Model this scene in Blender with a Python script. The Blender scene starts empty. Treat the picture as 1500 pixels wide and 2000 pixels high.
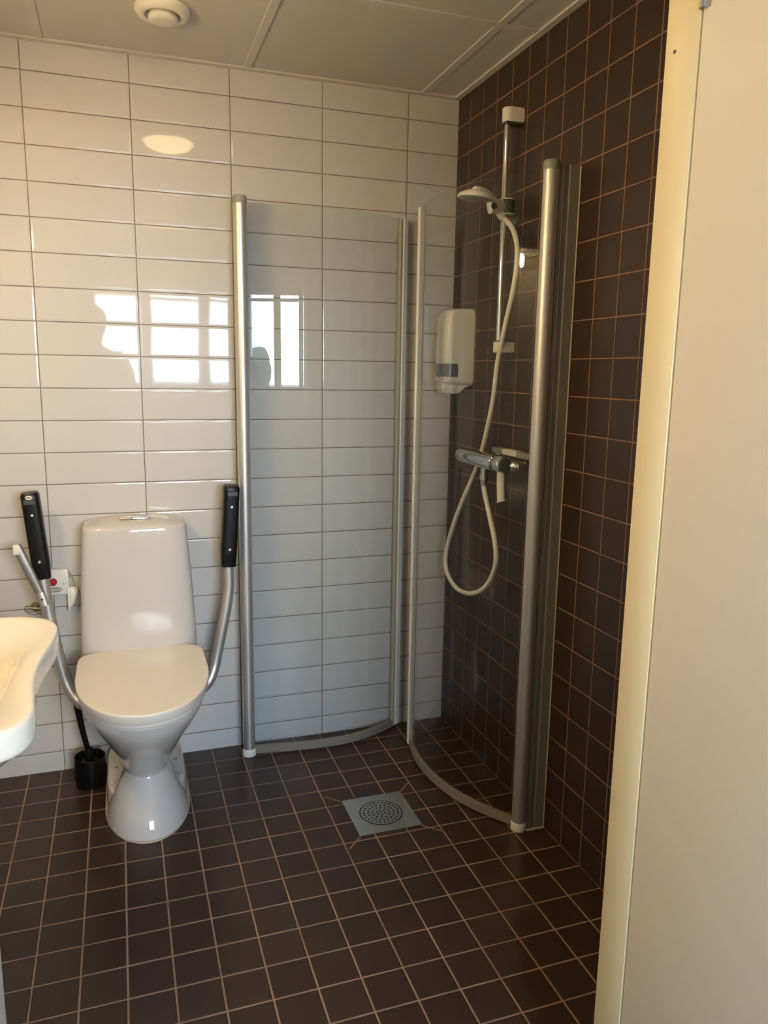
import bpy, bmesh, math, random
from mathutils import Vector, Matrix

# ------------------------------------------------------------------ camera, world, light, exposure
sc = bpy.context.scene
C = sc.collection
PI = math.pi

cam_d = bpy.data.cameras.new('camera')
cam = bpy.data.objects.new('camera', cam_d)
C.objects.link(cam)
R_ = Vector((0.9459877, -0.32385579, 0.01498996))
U_ = Vector((0.04420462, 0.17465093, 0.98363764))
F_ = Vector((0.32117475, 0.92984648, -0.17953355))
cam.matrix_world = Matrix(((R_.x, U_.x, -F_.x, -1.17295), (R_.y, U_.y, -F_.y, -2.65807),
                           (R_.z, U_.z, -F_.z, 1.36385), (0, 0, 0, 1)))
cam_d.sensor_fit = 'VERTICAL'
cam_d.sensor_height = 24.0
cam_d.lens = 1497.6 / 2000 * 24.0
cam_d.clip_start = 0.02
cam_d.clip_end = 300
sc.camera = cam

sc.view_settings.view_transform = 'Standard'
sc.view_settings.look = 'None'
sc.view_settings.gamma = 1
sc.view_settings.use_curve_mapping = False
sc.view_settings.exposure = 1.82
sc.cycles.use_denoising = True
sc.cycles.max_bounces = 14
sc.cycles.diffuse_bounces = 6
sc.cycles.glossy_bounces = 6
sc.cycles.transparent_max_bounces = 24
sc.cycles.caustics_reflective = False
sc.cycles.caustics_refractive = False
sc.cycles.sample_clamp_indirect = 6

SKY_STRENGTH = 17.0
CEILING_LAMP = 8.0
MIRROR_LAMP = 62.0
WARM = (1.0, 0.73, 0.36, 1)

W = bpy.data.worlds.new('sky')
sc.world = W
W.use_nodes = True
_n = W.node_tree.nodes
_l = W.node_tree.links
_n.clear()
_tc = _n.new('ShaderNodeTexCoord')
_sep = _n.new('ShaderNodeSeparateXYZ')
_ramp = _n.new('ShaderNodeValToRGB')
_bg = _n.new('ShaderNodeBackground')
_out = _n.new('ShaderNodeOutputWorld')
_noise = _n.new('ShaderNodeTexNoise')
_noise.inputs['Scale'].default_value = 3.0
_noise.inputs['Detail'].default_value = 5
_mix = _n.new('ShaderNodeMixRGB')
_cr = _n.new('ShaderNodeValToRGB')
_cr.color_ramp.elements[0].position = 0.45
_cr.color_ramp.elements[1].position = 0.65
_l.new(_tc.outputs['Generated'], _sep.inputs[0])
_l.new(_tc.outputs['Generated'], _noise.inputs['Vector'])
_l.new(_sep.outputs['Z'], _ramp.inputs[0])
_l.new(_noise.outputs['Fac'], _cr.inputs[0])
_ramp.color_ramp.elements[0].position = 0.0
_ramp.color_ramp.elements[0].color = (0.68, 0.84, 1.0, 1)
_ramp.color_ramp.elements[1].position = 0.6
_ramp.color_ramp.elements[1].color = (0.30, 0.55, 1.0, 1)
_l.new(_cr.outputs[0], _mix.inputs[0])
_l.new(_ramp.outputs[0], _mix.inputs[1])
_mix.inputs[2].default_value = (0.84, 0.92, 1.0, 1)
_l.new(_mix.outputs[0], _bg.inputs[0])
_bg.inputs[1].default_value = SKY_STRENGTH
_l.new(_bg.outputs[0], _out.inputs[0])

# window opening of the room behind the camera: a portal that guides daylight through it
WX0, WX1, WZ0, WZ1, WY = -1.36, 2.02, 1.18, 2.06, -4.50
_pl = bpy.data.lights.new('window_daylight', 'AREA')
_pl.shape = 'RECTANGLE'
_pl.size = WX1 - WX0
_pl.size_y = WZ1 - WZ0
_pl.cycles.is_portal = True
_po = bpy.data.objects.new('window_daylight', _pl)
C.objects.link(_po)
_po.location = ((WX0 + WX1) / 2, WY - 0.10, (WZ0 + WZ1) / 2)
_po.rotation_euler = (PI / 2, 0, 0)      # shines towards +y
_pl.energy = 1

# ------------------------------------------------------------------ helpers
def link(o):
    C.objects.link(o)
    return o


def new_bm():
    return bmesh.new()


def obj(name, bm, mat, parent=None, smooth=40, kind=None):
    bmesh.ops.recalc_face_normals(bm, faces=bm.faces)
    me = bpy.data.meshes.new(name)
    bm.to_mesh(me)
    bm.free()
    me.materials.append(mat)
    if smooth:
        for p in me.polygons:
            p.use_smooth = True
        me.set_sharp_from_angle(angle=math.radians(smooth))
    o = link(bpy.data.objects.new(name, me))
    if parent is not None:
        o.parent = parent
        o.matrix_parent_inverse = world_of(parent).inverted()
    if kind:
        o['kind'] = kind
    return o


def world_of(o):
    m = Matrix.Translation(o.location)
    if o.parent is not None:
        m = world_of(o.parent) @ o.matrix_parent_inverse @ m
    return m


def thing(name, label, cat, loc=(0, 0, 0), group=None):
    o = link(bpy.data.objects.new(name, None))
    o.empty_display_size = 0.05
    o.location = loc
    o['label'] = label
    o['category'] = cat
    if group:
        o['group'] = group
    return o


def tag(o, label, cat, group=None):
    o['label'] = label
    o['category'] = cat
    if group:
        o['group'] = group
    return o


def box(bm, x0, x1, y0, y1, z0, z1, bev=0.0, seg=2):
    v = bmesh.ops.create_cube(bm, size=1.0)['verts']
    m = Matrix.Translation(((x0 + x1) / 2, (y0 + y1) / 2, (z0 + z1) / 2)) @ Matrix.Diagonal((abs(x1 - x0), abs(y1 - y0), abs(z1 - z0), 1))
    bmesh.ops.transform(bm, matrix=m, verts=v)
    if bev > 0:
        es = list({e for q in v for e in q.link_edges})
        bmesh.ops.bevel(bm, geom=es, offset=bev, segments=seg, affect='EDGES', profile=0.5)
    return v


def skin_rings(bm, rings, cap0=True, cap1=True, closed=False):
    vs = [[bm.verts.new(p) for p in r] for r in rings]
    n = len(vs[0])
    cnt = len(vs) if closed else len(vs) - 1
    for i in range(cnt):
        a, b = vs[i], vs[(i + 1) % len(vs)]
        for j in range(n):
            k = (j + 1) % n
            try:
                bm.faces.new((a[j], a[k], b[k], b[j]))
            except ValueError:
                pass
    if not closed:
        for flag, r in ((cap0, vs[0]), (cap1, vs[-1])):
            if flag:
                try:
                    bm.faces.new(r)
                except ValueError:
                    pass
    return vs


def catmull(pts, n=8):
    P = [Vector(p) for p in pts]
    P = [P[0] * 2 - P[1]] + P + [P[-1] * 2 - P[-2]]
    out = []
    for i in range(1, len(P) - 2):
        a, b, c, d = P[i - 1:i + 3]
        for k in range(n):
            t = k / n
            out.append(0.5 * ((2 * b) + (c - a) * t + (2 * a - 5 * b + 4 * c - d) * t * t + (3 * b - a - 3 * c + d) * t ** 3))
    out.append(P[-2])
    return out


def frames(pts, ref=None):
    P = [Vector(p) for p in pts]
    T = []
    for i in range(len(P)):
        a = P[max(i - 1, 0)]
        b = P[min(i + 1, len(P) - 1)]
        T.append((b - a).normalized())
    up = Vector(ref) if ref else (Vector((0, 0, 1)) if abs(T[0].z) < 0.9 else Vector((1, 0, 0)))
    N = (up - T[0] * up.dot(T[0])).normalized()
    fr = []
    for i in range(len(P)):
        N = (N - T[i] * N.dot(T[i])).normalized()
        fr.append((P[i], N, T[i].cross(N)))
    return fr


def tube(bm, pts, r, seg=16, rb=None, cap=True, ref=None, power=2.0):
    fr = frames(pts, ref)
    rings = []
    for i, (p, n, b) in enumerate(fr):
        ra = r[i] if isinstance(r, (list, tuple)) else r
        r2 = ra if rb is None else (rb[i] if isinstance(rb, (list, tuple)) else rb)
        ring = []
        for k in range(seg):
            t = 2 * PI * k / seg
            c, s = math.cos(t), math.sin(t)
            c = math.copysign(abs(c) ** (2 / power), c)
            s = math.copysign(abs(s) ** (2 / power), s)
            ring.append(p + n * (ra * c) + b * (r2 * s))
        rings.append(ring)
    skin_rings(bm, rings, cap, cap)


def lathe(bm, prof, c, seg=40, axis='Z', cap0=True, cap1=True):
    rings = []
    for r, h in prof:
        ring = []
        for k in range(seg):
            t = 2 * PI * k / seg
            a, b = r * math.cos(t), r * math.sin(t)
            if axis == 'Z':
                q = Vector((a, b, h))
            elif axis == 'Y':
                q = Vector((a, h, b))
            else:
                q = Vector((h, a, b))
            ring.append(Vector(c) + q)
        rings.append(ring)
    skin_rings(bm, rings, cap0, cap1)


def prism(bm, outline, z0, z1):
    skin_rings(bm, [[Vector((x, y, z0)) for x, y in outline], [Vector((x, y, z1)) for x, y in outline]])


# ------------------------------------------------------------------ materials
def mat(name, base, rough=0.5, metal=0.0, spec=0.5, emit=None, estr=0.0, coat=0.0, var=0.0, var_scale=6.0, bump=0.0, bump_scale=200.0):
    m = bpy.data.materials.new(name)
    m.use_nodes = True
    nt = m.node_tree
    b = nt.nodes['Principled BSDF']
    b.inputs['Base Color'].default_value = (*base, 1)
    b.inputs['Roughness'].default_value = rough
    b.inputs['Metallic'].default_value = metal
    b.inputs['Specular IOR Level'].default_value = spec
    b.inputs['Coat Weight'].default_value = coat
    if emit:
        b.inputs['Emission Color'].default_value = emit
        b.inputs['Emission Strength'].default_value = estr
    geo = nt.nodes.new('ShaderNodeNewGeometry')
    if var > 0:
        no = nt.nodes.new('ShaderNodeTexNoise')
        no.inputs['Scale'].default_value = var_scale
        no.inputs['Detail'].default_value = 3
        nt.links.new(geo.outputs['Position'], no.inputs['Vector'])
        hs = nt.nodes.new('ShaderNodeHueSaturation')
        hs.inputs['Color'].default_value = (*base, 1)
        mr = nt.nodes.new('ShaderNodeMapRange')
        mr.inputs['To Min'].default_value = 1 - var
        mr.inputs['To Max'].default_value = 1 + var
        nt.links.new(no.outputs['Fac'], mr.inputs['Value'])
        nt.links.new(mr.outputs[0], hs.inputs['Value'])
        nt.links.new(hs.outputs[0], b.inputs['Base Color'])
    if bump > 0:
        n2 = nt.nodes.new('ShaderNodeTexNoise')
        n2.inputs['Scale'].default_value = bump_scale
        nt.links.new(geo.outputs['Position'], n2.inputs['Vector'])
        bp = nt.nodes.new('ShaderNodeBump')
        bp.inputs['Strength'].default_value = bump
        bp.inputs['Distance'].default_value = 0.001
        nt.links.new(n2.outputs['Fac'], bp.inputs['Height'])
        nt.links.new(bp.outputs[0], b.inputs['Normal'])
    return m


def tile_mat(name, ax, pu, pv, ou, ov, gw, tile, grout, rough, spec, pillow=0.004, depth=0.0008, tvar=0.06, wave=0.0,
             wave_scale=9.0, rvar=0.0, tilt=0.0, drain=None, smudge=0.0):
    """Grid of tiles on a wall or floor, worked out from the position in the room."""
    m = bpy.data.materials.new(name)
    m.use_nodes = True
    nt = m.node_tree
    N, L = nt.nodes, nt.links
    b = N['Principled BSDF']
    geo = N.new('ShaderNodeNewGeometry')
    sep = N.new('ShaderNodeSeparateXYZ')
    L.new(geo.outputs['Position'], sep.inputs[0])

    def M(op, a, bb=None, cc=None):
        n = N.new('ShaderNodeMath')
        n.operation = op
        for i, v in enumerate((a, bb, cc)):
            if v is None:
                continue
            if isinstance(v, (int, float)):
                n.inputs[i].default_value = v
            else:
                L.new(v, n.inputs[i])
        return n.outputs[0]

    def cell(c, p, o):
        s = M('DIVIDE', M('SUBTRACT', sep.outputs[c], o), p)
        fl = M('FLOOR', s)
        fr = M('SUBTRACT', s, fl)
        e = M('MULTIPLY', M('MINIMUM', fr, M('SUBTRACT', 1.0, fr)), p)
        return fl, e, fr
    fu, eu, ru = cell(ax[0], pu, ou)
    fv, ev, rv = cell(ax[1], pv, ov)
    e = M('MINIMUM', eu, ev)
    if drain:
        cx, cy, r0, r1 = drain
        dx = M('ABSOLUTE', M('SUBTRACT', sep.outputs['X'], cx))
        dy = M('ABSOLUTE', M('SUBTRACT', sep.outputs['Y'], cy))
        diag = M('MULTIPLY', M('ABSOLUTE', M('SUBTRACT', dx, dy)), 0.7071)
        mx = M('MAXIMUM', dx, dy)
        inside = M('MULTIPLY', M('GREATER_THAN', mx, r0), M('LESS_THAN', mx, r1))
        diag = M('ADD', diag, M('MULTIPLY', M('SUBTRACT', 1.0, inside), 1.0))
        e = M('MINIMUM', e, diag)
    mr = N.new('ShaderNodeMapRange')
    mr.interpolation_type = 'SMOOTHSTEP'
    mr.inputs['From Min'].default_value = gw / 2 - 0.0004
    mr.inputs['From Max'].default_value = gw / 2 + 0.0004
    L.new(e, mr.inputs['Value'])
    mask = mr.outputs[0]
    mp = N.new('ShaderNodeMapRange')
    mp.interpolation_type = 'SMOOTHERSTEP'
    mp.inputs['From Min'].default_value = gw / 2 - 0.0006
    mp.inputs['From Max'].default_value = gw / 2 + pillow
    L.new(e, mp.inputs['Value'])
    # tile colour varies a little from tile to tile
    cmb = N.new('ShaderNodeCombineXYZ')
    L.new(fu, cmb.inputs[0])
    L.new(fv, cmb.inputs[1])
    wn = N.new('ShaderNodeTexWhiteNoise')
    L.new(cmb.outputs[0], wn.inputs['Vector'])
    vr = N.new('ShaderNodeMapRange')
    vr.inputs['To Min'].default_value = 1 - tvar
    vr.inputs['To Max'].default_value = 1 + tvar
    L.new(wn.outputs['Value'], vr.inputs['Value'])
    hs = N.new('ShaderNodeHueSaturation')
    hs.inputs['Color'].default_value = (*tile, 1)
    val = vr.outputs[0]
    no = N.new('ShaderNodeTexNoise')
    no.inputs['Scale'].default_value = 7.0
    no.inputs['Detail'].default_value = 4
    L.new(geo.outputs['Position'], no.inputs['Vector'])
    if smudge > 0:
        s2 = N.new('ShaderNodeMapRange')
        s2.inputs['From Min'].default_value = 0.3
        s2.inputs['From Max'].default_value = 0.7
        s2.inputs['To Min'].default_value = 1 - smudge
        s2.inputs['To Max'].default_value = 1 + smudge
        L.new(no.outputs['Fac'], s2.inputs['Value'])
        val = M('MULTIPLY', val, s2.outputs[0])
    L.new(val, hs.inputs['Value'])
    gn = N.new('ShaderNodeHueSaturation')
    gn.inputs['Color'].default_value = (*grout, 1)
    g2 = N.new('ShaderNodeMapRange')
    g2.inputs['From Min'].default_value = 0.3
    g2.inputs['From Max'].default_value = 0.7
    g2.inputs['To Min'].default_value = 0.75
    g2.inputs['To Max'].default_value = 1.2
    L.new(no.outputs['Fac'], g2.inputs['Value'])
    L.new(g2.outputs[0], gn.inputs['Value'])
    mx2 = N.new('ShaderNodeMixRGB')
    L.new(mask, mx2.inputs[0])
    L.new(gn.outputs[0], mx2.inputs[1])
    L.new(hs.outputs[0], mx2.inputs[2])
    L.new(mx2.outputs[0], b.inputs['Base Color'])
    rr = N.new('ShaderNodeMapRange')
    rr.inputs['To Min'].default_value = 0.85
    rr.inputs['To Max'].default_value = rough
    L.new(mask, rr.inputs['Value'])
    rout = rr.outputs[0]
    if rvar > 0:
        r3 = N.new('ShaderNodeMapRange')
        r3.inputs['To Min'].default_value = -rvar
        r3.inputs['To Max'].default_value = rvar
        L.new(no.outputs['Fac'], r3.inputs['Value'])
        rout = M('ADD', rout, r3.outputs[0])
    L.new(rout, b.inputs['Roughness'])
    sp = N.new('ShaderNodeMapRange')
    sp.inputs['To Min'].default_value = 0.2
    sp.inputs['To Max'].default_value = spec
    L.new(mask, sp.inputs['Value'])
    L.new(sp.outputs[0], b.inputs['Specular IOR Level'])
    h = M('MULTIPLY', mp.outputs[0], depth)
    if wave > 0:
        wv = N.new('ShaderNodeTexNoise')
        wv.inputs['Scale'].default_value = wave_scale
        wv.inputs['Detail'].default_value = 1.5
        L.new(geo.outputs['Position'], wv.inputs['Vector'])
        h = M('ADD', h, M('MULTIPLY', wv.outputs['Fac'], wave))
    if tilt > 0:
        # every tile sits a touch out of plane
        t1 = M('MULTIPLY', M('SUBTRACT', wn.outputs['Value'], 0.5), tilt * pu)
        h = M('ADD', h, M('MULTIPLY', t1, ru))
        w2 = N.new('ShaderNodeTexWhiteNoise')
        c2 = N.new('ShaderNodeCombineXYZ')
        L.new(fv, c2.inputs[0])
        L.new(fu, c2.inputs[1])
        c2.inputs[2].default_value = 7.3
        L.new(c2.outputs[0], w2.inputs['Vector'])
        t2 = M('MULTIPLY', M('SUBTRACT', w2.outputs['Value'], 0.5), tilt * pv)
        h = M('ADD', h, M('MULTIPLY', t2, rv))
    bp = N.new('ShaderNodeBump')
    bp.inputs['Strength'].default_value = 1.0
    bp.inputs['Distance'].default_value = 1.0
    L.new(h, bp.inputs['Height'])
    L.new(bp.outputs[0], b.inputs['Normal'])
    return m


def glass_mat(name, tint, rough=0.0, ior=1.32):
    m = bpy.data.materials.new(name)
    m.use_nodes = True
    N, L = m.node_tree.nodes, m.node_tree.links
    N.clear()
    out = N.new('ShaderNodeOutputMaterial')
    tr = N.new('ShaderNodeBsdfTransparent')
    tr.inputs[0].default_value = (*tint, 1)
    gl = N.new('ShaderNodeBsdfGlossy')
    gl.inputs['Roughness'].default_value = rough
    geo = N.new('ShaderNodeNewGeometry')
    mr = N.new('ShaderNodeMapRange')
    mr.inputs['To Min'].default_value = ior
    mr.inputs['To Max'].default_value = 1 / ior
    L.new(geo.outputs['Backfacing'], mr.inputs['Value'])
    fr = N.new('ShaderNodeFresnel')
    L.new(mr.outputs[0], fr.inputs['IOR'])
    mx = N.new('ShaderNodeMixShader')
    L.new(fr.outputs[0], mx.inputs[0])
    L.new(tr.outputs[0], mx.inputs[1])
    L.new(gl.outputs[0], mx.inputs[2])
    L.new(mx.outputs[0], out.inputs[0])
    return m


DRAIN = (-0.450, -0.580)
M_FLOOR = tile_mat('floor_brown_tile', 'XY', 0.10109, 0.1, -0.09882, -0.89683, 0.0042, (0.046, 0.0255, 0.0175), (0.36, 0.215, 0.13),
                   0.30, 0.34, pillow=0.003, depth=0.0008, tvar=0.10, drain=(DRAIN[0], DRAIN[1], 0.099, 0.146))
M_WHITE = tile_mat('white_wall_tile', 'XZ', 0.30371, 0.10234, -0.18831, 0.07056, 0.0032, (0.60, 0.575, 0.54), (0.23, 0.185, 0.145),
                   0.035, 0.20, pillow=0.007, depth=0.0007, tvar=0.015, wave=0.00022, wave_scale=7.0, tilt=0.004)
M_WHITE_L = tile_mat('white_side_wall_tile', 'YZ', 0.30371, 0.10234, -0.1, 0.07056, 0.0032, (0.60, 0.575, 0.54), (0.23, 0.185, 0.145),
                     0.05, 0.5, pillow=0.007, depth=0.0007, tvar=0.015, wave=0.0002, tilt=0.004)
M_DARK = tile_mat('brown_wall_tile', 'YZ', 0.1, 0.1004, -0.89683, 0.10122, 0.0030, (0.042, 0.0245, 0.0175), (0.31, 0.165, 0.095),
                  0.34, 0.36, pillow=0.003, depth=0.0007, tvar=0.08)
M_CEIL = mat('ceiling_panel', (0.62, 0.585, 0.53), 0.9, var=0.02, bump=0.1, bump_scale=400)
M_TBAR = mat('ceiling_bar_paint', (0.64, 0.60, 0.55), 0.5)
M_CREAM = mat('cream_frame_warm_lit', (0.86, 0.71, 0.42), 0.45, var=0.02, var_scale=3)  # cream paint with the warm lamp light on the jamb put into its colour
M_DOOR = mat('white_door_laminate', (0.84, 0.765, 0.65), 0.5, var=0.015, var_scale=2)
M_PORC = mat('white_porcelain', (0.60, 0.57, 0.54), 0.06, spec=0.55)
M_BASIN = mat('white_basin_porcelain', (0.82, 0.78, 0.70), 0.07, spec=0.55)
M_LID = mat('white_lid_plastic', (0.82, 0.76, 0.68), 0.22, spec=0.5)
M_WPLAST = mat('white_plastic', (0.82, 0.78, 0.69), 0.28)
M_HOSE = mat('white_hose_vinyl', (0.86, 0.82, 0.72), 0.3)
M_GREYP = mat('dark_grey_plastic', (0.055, 0.055, 0.05), 0.4)
M_LGREY = mat('light_grey_plastic', (0.30, 0.29, 0.26), 0.4)
M_BLACK = mat('black_plastic', (0.0045, 0.0042, 0.004), 0.3, spec=0.2)
M_BLACKM = mat('matt_black_plastic', (0.008, 0.0075, 0.007), 0.36, spec=0.25)
M_ALU = mat('brushed_aluminium', (0.66, 0.64, 0.61), 0.42, metal=0.8)
M_ALUS = mat('satin_aluminium_profile', (0.36, 0.345, 0.315), 0.48, metal=0.75)
M_ALUP = mat('pale_aluminium_edge', (0.88, 0.85, 0.79), 0.38, metal=0.1)
M_PROF = mat('grey_wall_profile', (0.27, 0.25, 0.21), 0.5, metal=0.1, spec=0.3)
M_CHROME = mat('chrome', (0.75, 0.76, 0.77), 0.07, metal=1.0)
M_STEEL = mat('stainless_steel', (0.60, 0.60, 0.58), 0.22, metal=1.0)
M_HOLE = mat('drain_void', (0.01, 0.009, 0.008), 0.9)
M_GLASS = glass_mat('shower_glass', (0.962, 0.975, 0.975))
M_PANE = glass_mat('window_pane_glass', (0.97, 0.98, 0.98))
M_SEAL = mat('grey_rubber_seal', (0.27, 0.23, 0.185), 0.4)
M_MAGNET = mat('greenish_magnet_strip', (0.42, 0.42, 0.33), 0.4)
M_SILIC = mat('beige_silicone', (0.50, 0.42, 0.30), 0.5)
M_RED = mat('red_button_plastic', (0.42, 0.012, 0.02), 0.3)
M_WIN = mat('dispenser_window_plastic', (0.15, 0.16, 0.16), 0.15)
M_LAMP = mat('lit_opal_glass', (0.9, 0.85, 0.75), 0.4, emit=WARM, estr=CEILING_LAMP)
M_MLAMP = mat('lit_mirror_lamp_glass', (0.9, 0.85, 0.75), 0.4, emit=WARM, estr=MIRROR_LAMP)
M_WALLP = mat('room_wall_paint', (0.68, 0.64, 0.57), 0.8, var=0.02)
M_WOODF = mat('room_floor_vinyl', (0.13, 0.09, 0.06), 0.45, var=0.1)
M_WFRAME = mat('window_frame_paint', (0.66, 0.62, 0.55), 0.4)

# ------------------------------------------------------------------ the bathroom shell
XL, XR, YB, YF, ZC = -1.87, 0.0, 0.0, -1.708, 2.304
DX0, DX1, DZ = -1.343, -0.45, 2.06          # door opening in the front wall


def slab(name, x0, x1, y0, y1, z0, z1, m):
    bm = new_bm()
    box(bm, x0, x1, y0, y1, z0, z1)
    return obj(name, bm, m, smooth=0, kind='structure')


WT = 0.11
slab('floor', XL - WT, XR + WT, YF - 0.062, YB + WT, -0.12, 0.0, M_FLOOR)
slab('wall_back', XL - WT, XR, YB, YB + WT, 0.0, 2.75, M_WHITE)
slab('wall_right', XR, XR + WT, YF, YB + WT, 0.0, 2.75, M_DARK)
slab('wall_left', XL - WT, XL, YF, YB, 0.0, 2.75, M_WHITE_L)
bm = new_bm()
box(bm, XL - WT, DX0 - 0.03, YF - WT, YF, 0.0, 2.75)
box(bm, DX1 + 0.09, XR + WT, YF - WT, YF, 0.0, 2.75)
box(bm, DX0 - 0.03, DX1 + 0.09, YF - WT, YF, DZ + 0.04, 2.75)
obj('wall_front', bm, M_WALLP, smooth=0, kind='structure')

# suspended ceiling: panels laid in bars
bm = new_bm()
xs = [XL, -1.347, -0.742, -0.137, XR]
ys = [YF, -1.175, -0.575, YB]
for i in range(4):
    for j in range(3):
        box(bm, xs[i] + 0.010, xs[i + 1] - 0.010, ys[j] + 0.010, ys[j + 1] - 0.010, ZC + 0.002, ZC + 0.02)
obj('ceiling', bm, M_CEIL, smooth=0, kind='structure')


def trim(n, x0, x1, y0, y1, z0=ZC - 0.0015, z1=ZC + 0.0195, m=M_TBAR):
    bm = new_bm()
    box(bm, x0, x1, y0, y1, z0, z1, 0.0008, 1)
    return obj('trim_%d' % n, bm, m, smooth=0, kind='structure')


for k, x in enumerate(xs[1:4]):
    trim(k + 1, x - 0.012, x + 0.012, YF + 0.02, YB - 0.02)
for k, y in enumerate(ys[1:3]):
    bm = new_bm()
    for i in range(4):
        box(bm, xs[i] + (0.012 if i else 0.02), xs[i + 1] - (0.012 if i < 3 else 0.02), y - 0.012, y + 0.012, ZC - 0.0015, ZC + 0.0195, 0.0008, 1)
    obj('trim_%d' % (k + 4), bm, M_TBAR, smooth=0, kind='structure')
trim(6, XL, XR, YB - 0.022, YB, ZC - 0.004, ZC + 0.03)
trim(7, XR - 0.022, XR, YF, YB - 0.022, ZC - 0.004, ZC + 0.03)
trim(8, XL, XL + 0.022, YF, YB - 0.022, ZC - 0.004, ZC + 0.03)
trim(9, XL + 0.022, XR - 0.022, YF, YF + 0.022, ZC - 0.004, ZC + 0.03)

# door frame (trim_10) and the open door leaf (door_1)
FR = DX1 + 0.09
bm = new_bm()
box(bm, DX1, FR, YF - 0.062, YF + 0.004, 0.0, DZ, 0.003, 2)                 # right jamb
box(bm, DX1 + 0.044, FR, YF - 0.15, YF - 0.062, 0.0, DZ, 0.002, 1)
obj('trim_10', bm, M_CREAM, smooth=30, kind='structure')
bm = new_bm()
box(bm, DX0 - 0.03, DX0, YF - 0.15, YF + 0.004, 0.0, DZ, 0.003, 2)
obj('trim_11', bm, M_WFRAME, smooth=30, kind='structure')
bm = new_bm()
box(bm, DX0 - 0.03, FR, YF - 0.15, YF + 0.004, DZ, DZ + 0.04, 0.002, 1)
obj('trim_12', bm, M_CREAM, smooth=30, kind='structure')
bm = new_bm()
box(bm, DX1 + 0.0015, DX1 + 0.0415, YF - 0.968, YF - 0.0645, 0.006, DZ - 0.004, 0.002, 2)
door = obj('door_1', bm, M_DOOR, smooth=30, kind='structure')
bm = new_bm()
lathe(bm, [(0.0055, -0.052), (0.0055, 0.052)], (DX1 + 0.001, YF - 0.0655, 1.876), 16)
box(bm, DX1 + 0.0002, DX1 + 0.0016, YF - 0.078, YF - 0.0675, 1.822, 1.93, 0.0005, 1)
obj('hinge', bm, M_ALUS, door)
bm = new_bm()
lathe(bm, [(0.0025, -0.0006), (0.0025, 0.0004)], (DX1 - 0.0002, YF - 0.017, 1.79), 12, 'X')
obj('screw_hole', bm, M_GREYP, None, kind='structure').name = 'trim_13'

# ------------------------------------------------------------------ the room behind the camera, seen in the reflections
RX0, RX1, RY0, RY1, RH = -2.6, 2.1, WY, YF - WT, 2.5
slab('floor_room', RX0 - 0.1, RX1 + 0.1, RY0 - 0.15, YF - 0.0622, -0.12, -0.001, M_WOODF)
slab('ceiling_room', RX0 - 0.1, RX1 + 0.1, RY0 - 0.15, RY1, RH, RH + 0.1, M_WALLP)
slab('wall_room_left', RX0 - 0.1, RX0, RY0, RY1, 0.0, RH, M_WALLP)
slab('wall_room_right', RX1, RX1 + 0.1, RY0, RY1, 0.0, RH, M_WALLP)
bm = new_bm()
box(bm, RX0, XL - WT, RY1, RY1 + 0.1, 0, RH)
box(bm, XR + WT, RX1, RY1, RY1 + 0.1, 0, RH)
obj('wall_room_inner', bm, M_WALLP, smooth=0, kind='structure')
bm = new_bm()
box(bm, RX0 - 0.1, WX0, RY0 - 0.15, RY0, 0, RH)
box(bm, WX1, RX1 + 0.1, RY0 - 0.15, RY0, 0, RH)
box(bm, WX0, WX1, RY0 - 0.15, RY0, 0, WZ0)
box(bm, WX0, WX1, RY0 - 0.15, RY0, WZ1, RH)
obj('wall_window', bm, M_WALLP, smooth=0, kind='structure')

bm = new_bm()
fy0, fy1 = RY0 - 0.08, RY0 - 0.02
mull = [WX0 + 0.02, -0.91, -0.41, 0.08, 0.58, 1.06, 1.54, WX1 - 0.02]
for i, x in enumerate(mull):
    w = 0.05 if 0 < i < len(mull) - 1 else 0.02
    box(bm, x - w, x + w, fy0, fy1, WZ0, WZ1)
for z in (WZ0 + 0.02, WZ1 - 0.02, WZ1 - 0.085):
    box(bm, WX0, WX1, fy0, fy1, z - (0.012 if z == WZ1 - 0.085 else 0.02), z + (0.012 if z == WZ1 - 0.085 else 0.02))
win = obj('window_1', bm, M_WFRAME, smooth=0, kind='structure')
bm = new_bm()
box(bm, WX0, WX1, RY0 - 0.053, RY0 - 0.047, WZ0, WZ1)
obj('pane', bm, M_PANE, win, smooth=0)

# outside: ground and a distant row of trees
M_GROUND = mat('asphalt_ground', (0.22, 0.22, 0.215), 0.9, var=0.15, var_scale=0.4)
slab('ground', -60, 60, -90, RY0 - 0.15, -0.5, -0.3, M_GROUND)


def hedge_tree(cx, cy, w, h, seed, lab):
    rnd = random.Random(seed)
    bm = new_bm()
    for k in range(9):
        v = bmesh.ops.create_icosphere(bm, subdivisions=2, radius=1.0)['verts']
        px, pz, s = rnd.uniform(-.35, .35) * w, rnd.uniform(.3, .75) * h, rnd.uniform(.22, .4)
        bmesh.ops.transform(bm, matrix=Matrix.Translation((cx + px, cy + rnd.uniform(-.3, .3), pz - 0.3)) @ Matrix.Diagonal((w * s, w * s * .7, h * s * .9, 1)), verts=v)
    for v in bm.verts:
        v.co += Vector((rnd.uniform(-.08, .08), rnd.uniform(-.08, .08), rnd.uniform(-.08, .08)))
    t = thing('tree', lab, 'tree', (cx, cy, -0.3))
    obj('crown', bm, M_LEAF, t, smooth=0)
    bm = new_bm()
    tube(bm, [(cx, cy, -0.3), (cx, cy, h * 0.5)], [0.16, 0.09], 8)
    obj('trunk', bm, M_BARK, t)


M_LEAF = mat('dark_foliage', (0.035, 0.06, 0.03), 0.9, var=0.3, var_scale=2)
M_BARK = mat('bark', (0.08, 0.06, 0.04), 0.9)
hedge_tree(-6.0, -42.0, 4.2, 3.0, 3, 'round dark tree outdoors beyond the room window')


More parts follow.
